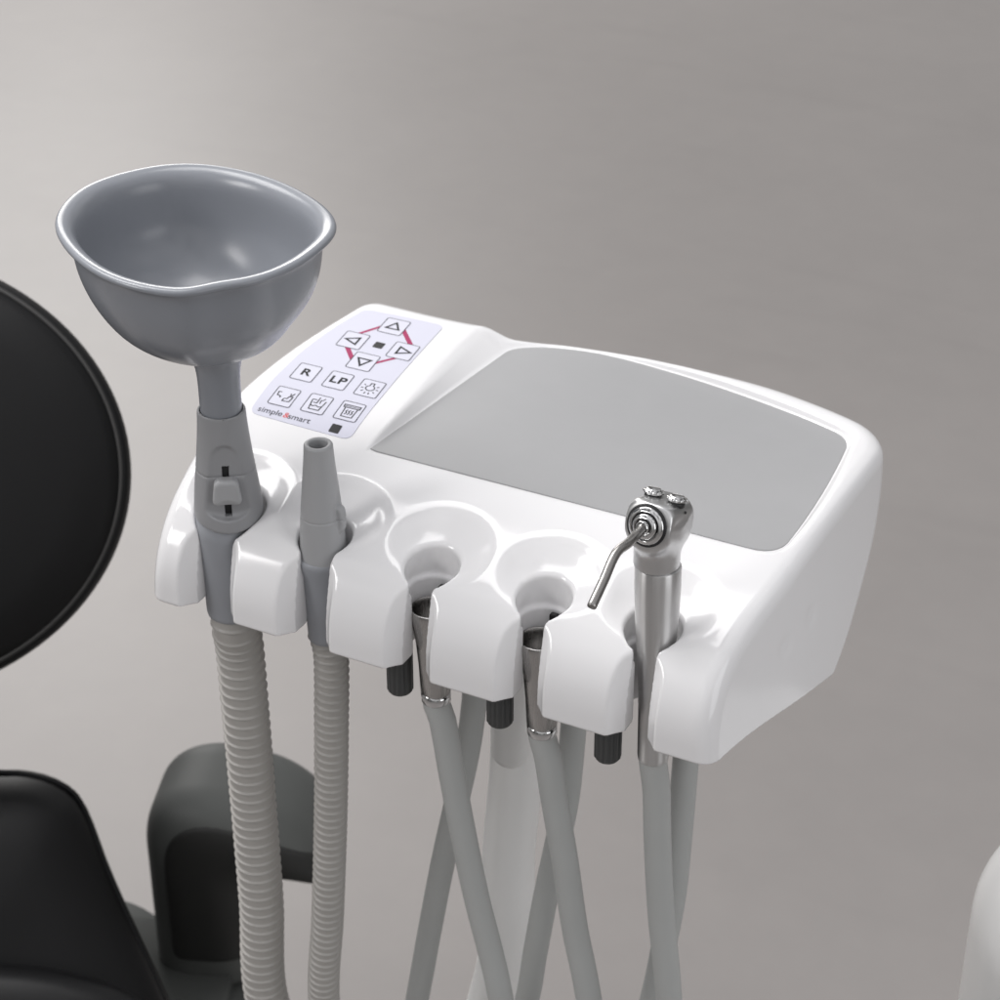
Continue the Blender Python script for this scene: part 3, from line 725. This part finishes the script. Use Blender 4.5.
link('piping', tube('piping', pe, 1.5, 10, False), M['trim'], ch)
# seat shell with piped edge, lower left
D2 = 1400.0
tw2 = (CAM-at_depth(0, 900, D2)).normalized()
pts_out = [(-260, 1130), (-300, 980), (-270, 860), (-190, 795), (-90, 771), (0, 768), (30, 769), (58, 777), (80, 793), (95, 822), (108, 858), (128, 905), (150, 952), (176, 1010), (205, 1080), (215, 1130), (120, 1160), (-120, 1160)]
oc = catmull([at_depth(px, py, D2) for px, py in pts_out]+[at_depth(*pts_out[0], D2)], 12)[:-1]
cushion('seat_shell', oc, 0, M['black'], ch, [(0.86, -95), (0.95, -80), (0.99, -50), (1.0, -22), (0.992, 0), (0.972, 14), (0.93, 28), (0.82, 44), (0.62, 56), (0.4, 62), (0.2, 64), (0.05, 64.5)], tw2)
ed = catmull([at_depth(px, py, D2-16) for px, py in [(-190, 800), (-90, 776), (0, 772), (40, 777), (66, 787), (80, 801), (91, 826), (103, 860), (122, 905), (143, 952), (168, 1010), (196, 1080)]], 8)
link('piping', tube('piping', ed, 1.7, 10), M['black'], ch)
pts_in = [(-250, 1100), (-230, 990), (-150, 962), (-60, 961), (0, 964), (50, 969), (95, 980), (135, 996), (170, 1030), (180, 1090), (80, 1130), (-120, 1130)]
oi = catmull([at_depth(px, py, D2-62) for px, py in pts_in]+[at_depth(*pts_in[0], D2-62)], 12)[:-1]
cushion('seat', oi, 0, M['black'], ch, [(0.96, -40), (1.0, -12), (0.99, 2), (0.95, 12), (0.8, 22), (0.5, 28), (0.1, 30)], tw2)
# armrest: a broad rounded hoop
D3 = 1500.0; a0 = at_depth(200, 960, D3)
toC = Vector((CAM.x-a0.x, CAM.y-a0.y, 0)).normalized(); toC.rotate(Matrix.Rotation(math.radians(-16.5), 3, 'Z')); rgt = Vector((-toC.y, toC.x, 0))
def arm_f(x, y, z):
    X = x-a0.x; Y = y-a0.y; Z = z-a0.z
    u = X*rgt.x+Y*rgt.y; d = X*toC.x+Y*toC.y            # u to the right in view, d towards the viewer
    crown = Z-(132-0.0042*np.maximum(u-2, 0)**2)
    outer = smax(smax(-(u+36), u-96, 10), crown, 44)
    below = smin(52-u, Z-62, 26)                          # clear space under the overhanging end
    f = smax(outer, -smax(38-u, Z-(68-0.0016*np.maximum(u-40, 0)**2), 22), 8)
    f = smax(f, np.abs(d+46)-48, 32)
    f = smax(f, -(Z+25), 6)
    return f*0.8
def arm_shade_f(x, y, z):  # thin skin over the armrest front carrying its painted shade, no separate part
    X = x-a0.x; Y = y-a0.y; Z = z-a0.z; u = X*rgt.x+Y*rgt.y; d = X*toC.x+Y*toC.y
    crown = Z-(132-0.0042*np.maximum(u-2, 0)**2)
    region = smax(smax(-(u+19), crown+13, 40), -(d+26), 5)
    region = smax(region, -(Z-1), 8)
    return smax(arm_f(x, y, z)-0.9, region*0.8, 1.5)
link('armrest_front_shade', sdf_mesh('armrest_front_shade', arm_shade_f, tuple(a0+Vector((-130, -130, -30))), tuple(a0+Vector((130, 130, 150))), 2.6), M['armshade'], ch)
link('armrest', sdf_mesh('armrest', arm_f, tuple(a0+Vector((-130, -130, -30))), tuple(a0+Vector((130, 130, 150))), 3.0), M['arm'], ch)
link('seat_base', boxm('seat_base', a0+toC*(70)+rgt*(-190)+Vector((0, 0, -42)), (450, 270, 60), Matrix(((rgt.x, toC.x, 0), (rgt.y, toC.y, 0), (0, 0, 1))), 14), M['arm'], ch)
link('pedestal', lathe('pedestal', [(190, 0), (190, 20), (90, 40), (80, 60), (80, -FLOOR+a0.z-60)], (a0.x-120, a0.y, FLOOR), n=48), M['arm'], ch)

# ================================================================== WHITE HOUSING at the right edge
wp = at_depth(1154, 1000, 1090)
ht = at_depth(1143, 790, 1090)
wh = thing('white_housing', 'smooth white rounded column at the right edge of the picture', 'equipment housing', (wp.x, wp.y, FLOOR))
H_ = wp.z-FLOOR+97
prof = [(95, 0), (95, H_-70)] + [(95-38+38*math.cos(math.radians(a)), H_-38+38*math.sin(math.radians(a))-20) for a in range(0, 91, 9)] + [(0.01, H_-18)]
o = link('housing_body', lathe('housing_body', prof, (wp.x, wp.y, FLOOR), n=80), M['post'], wh)
print('built', len(bpy.data.objects), 'objects')
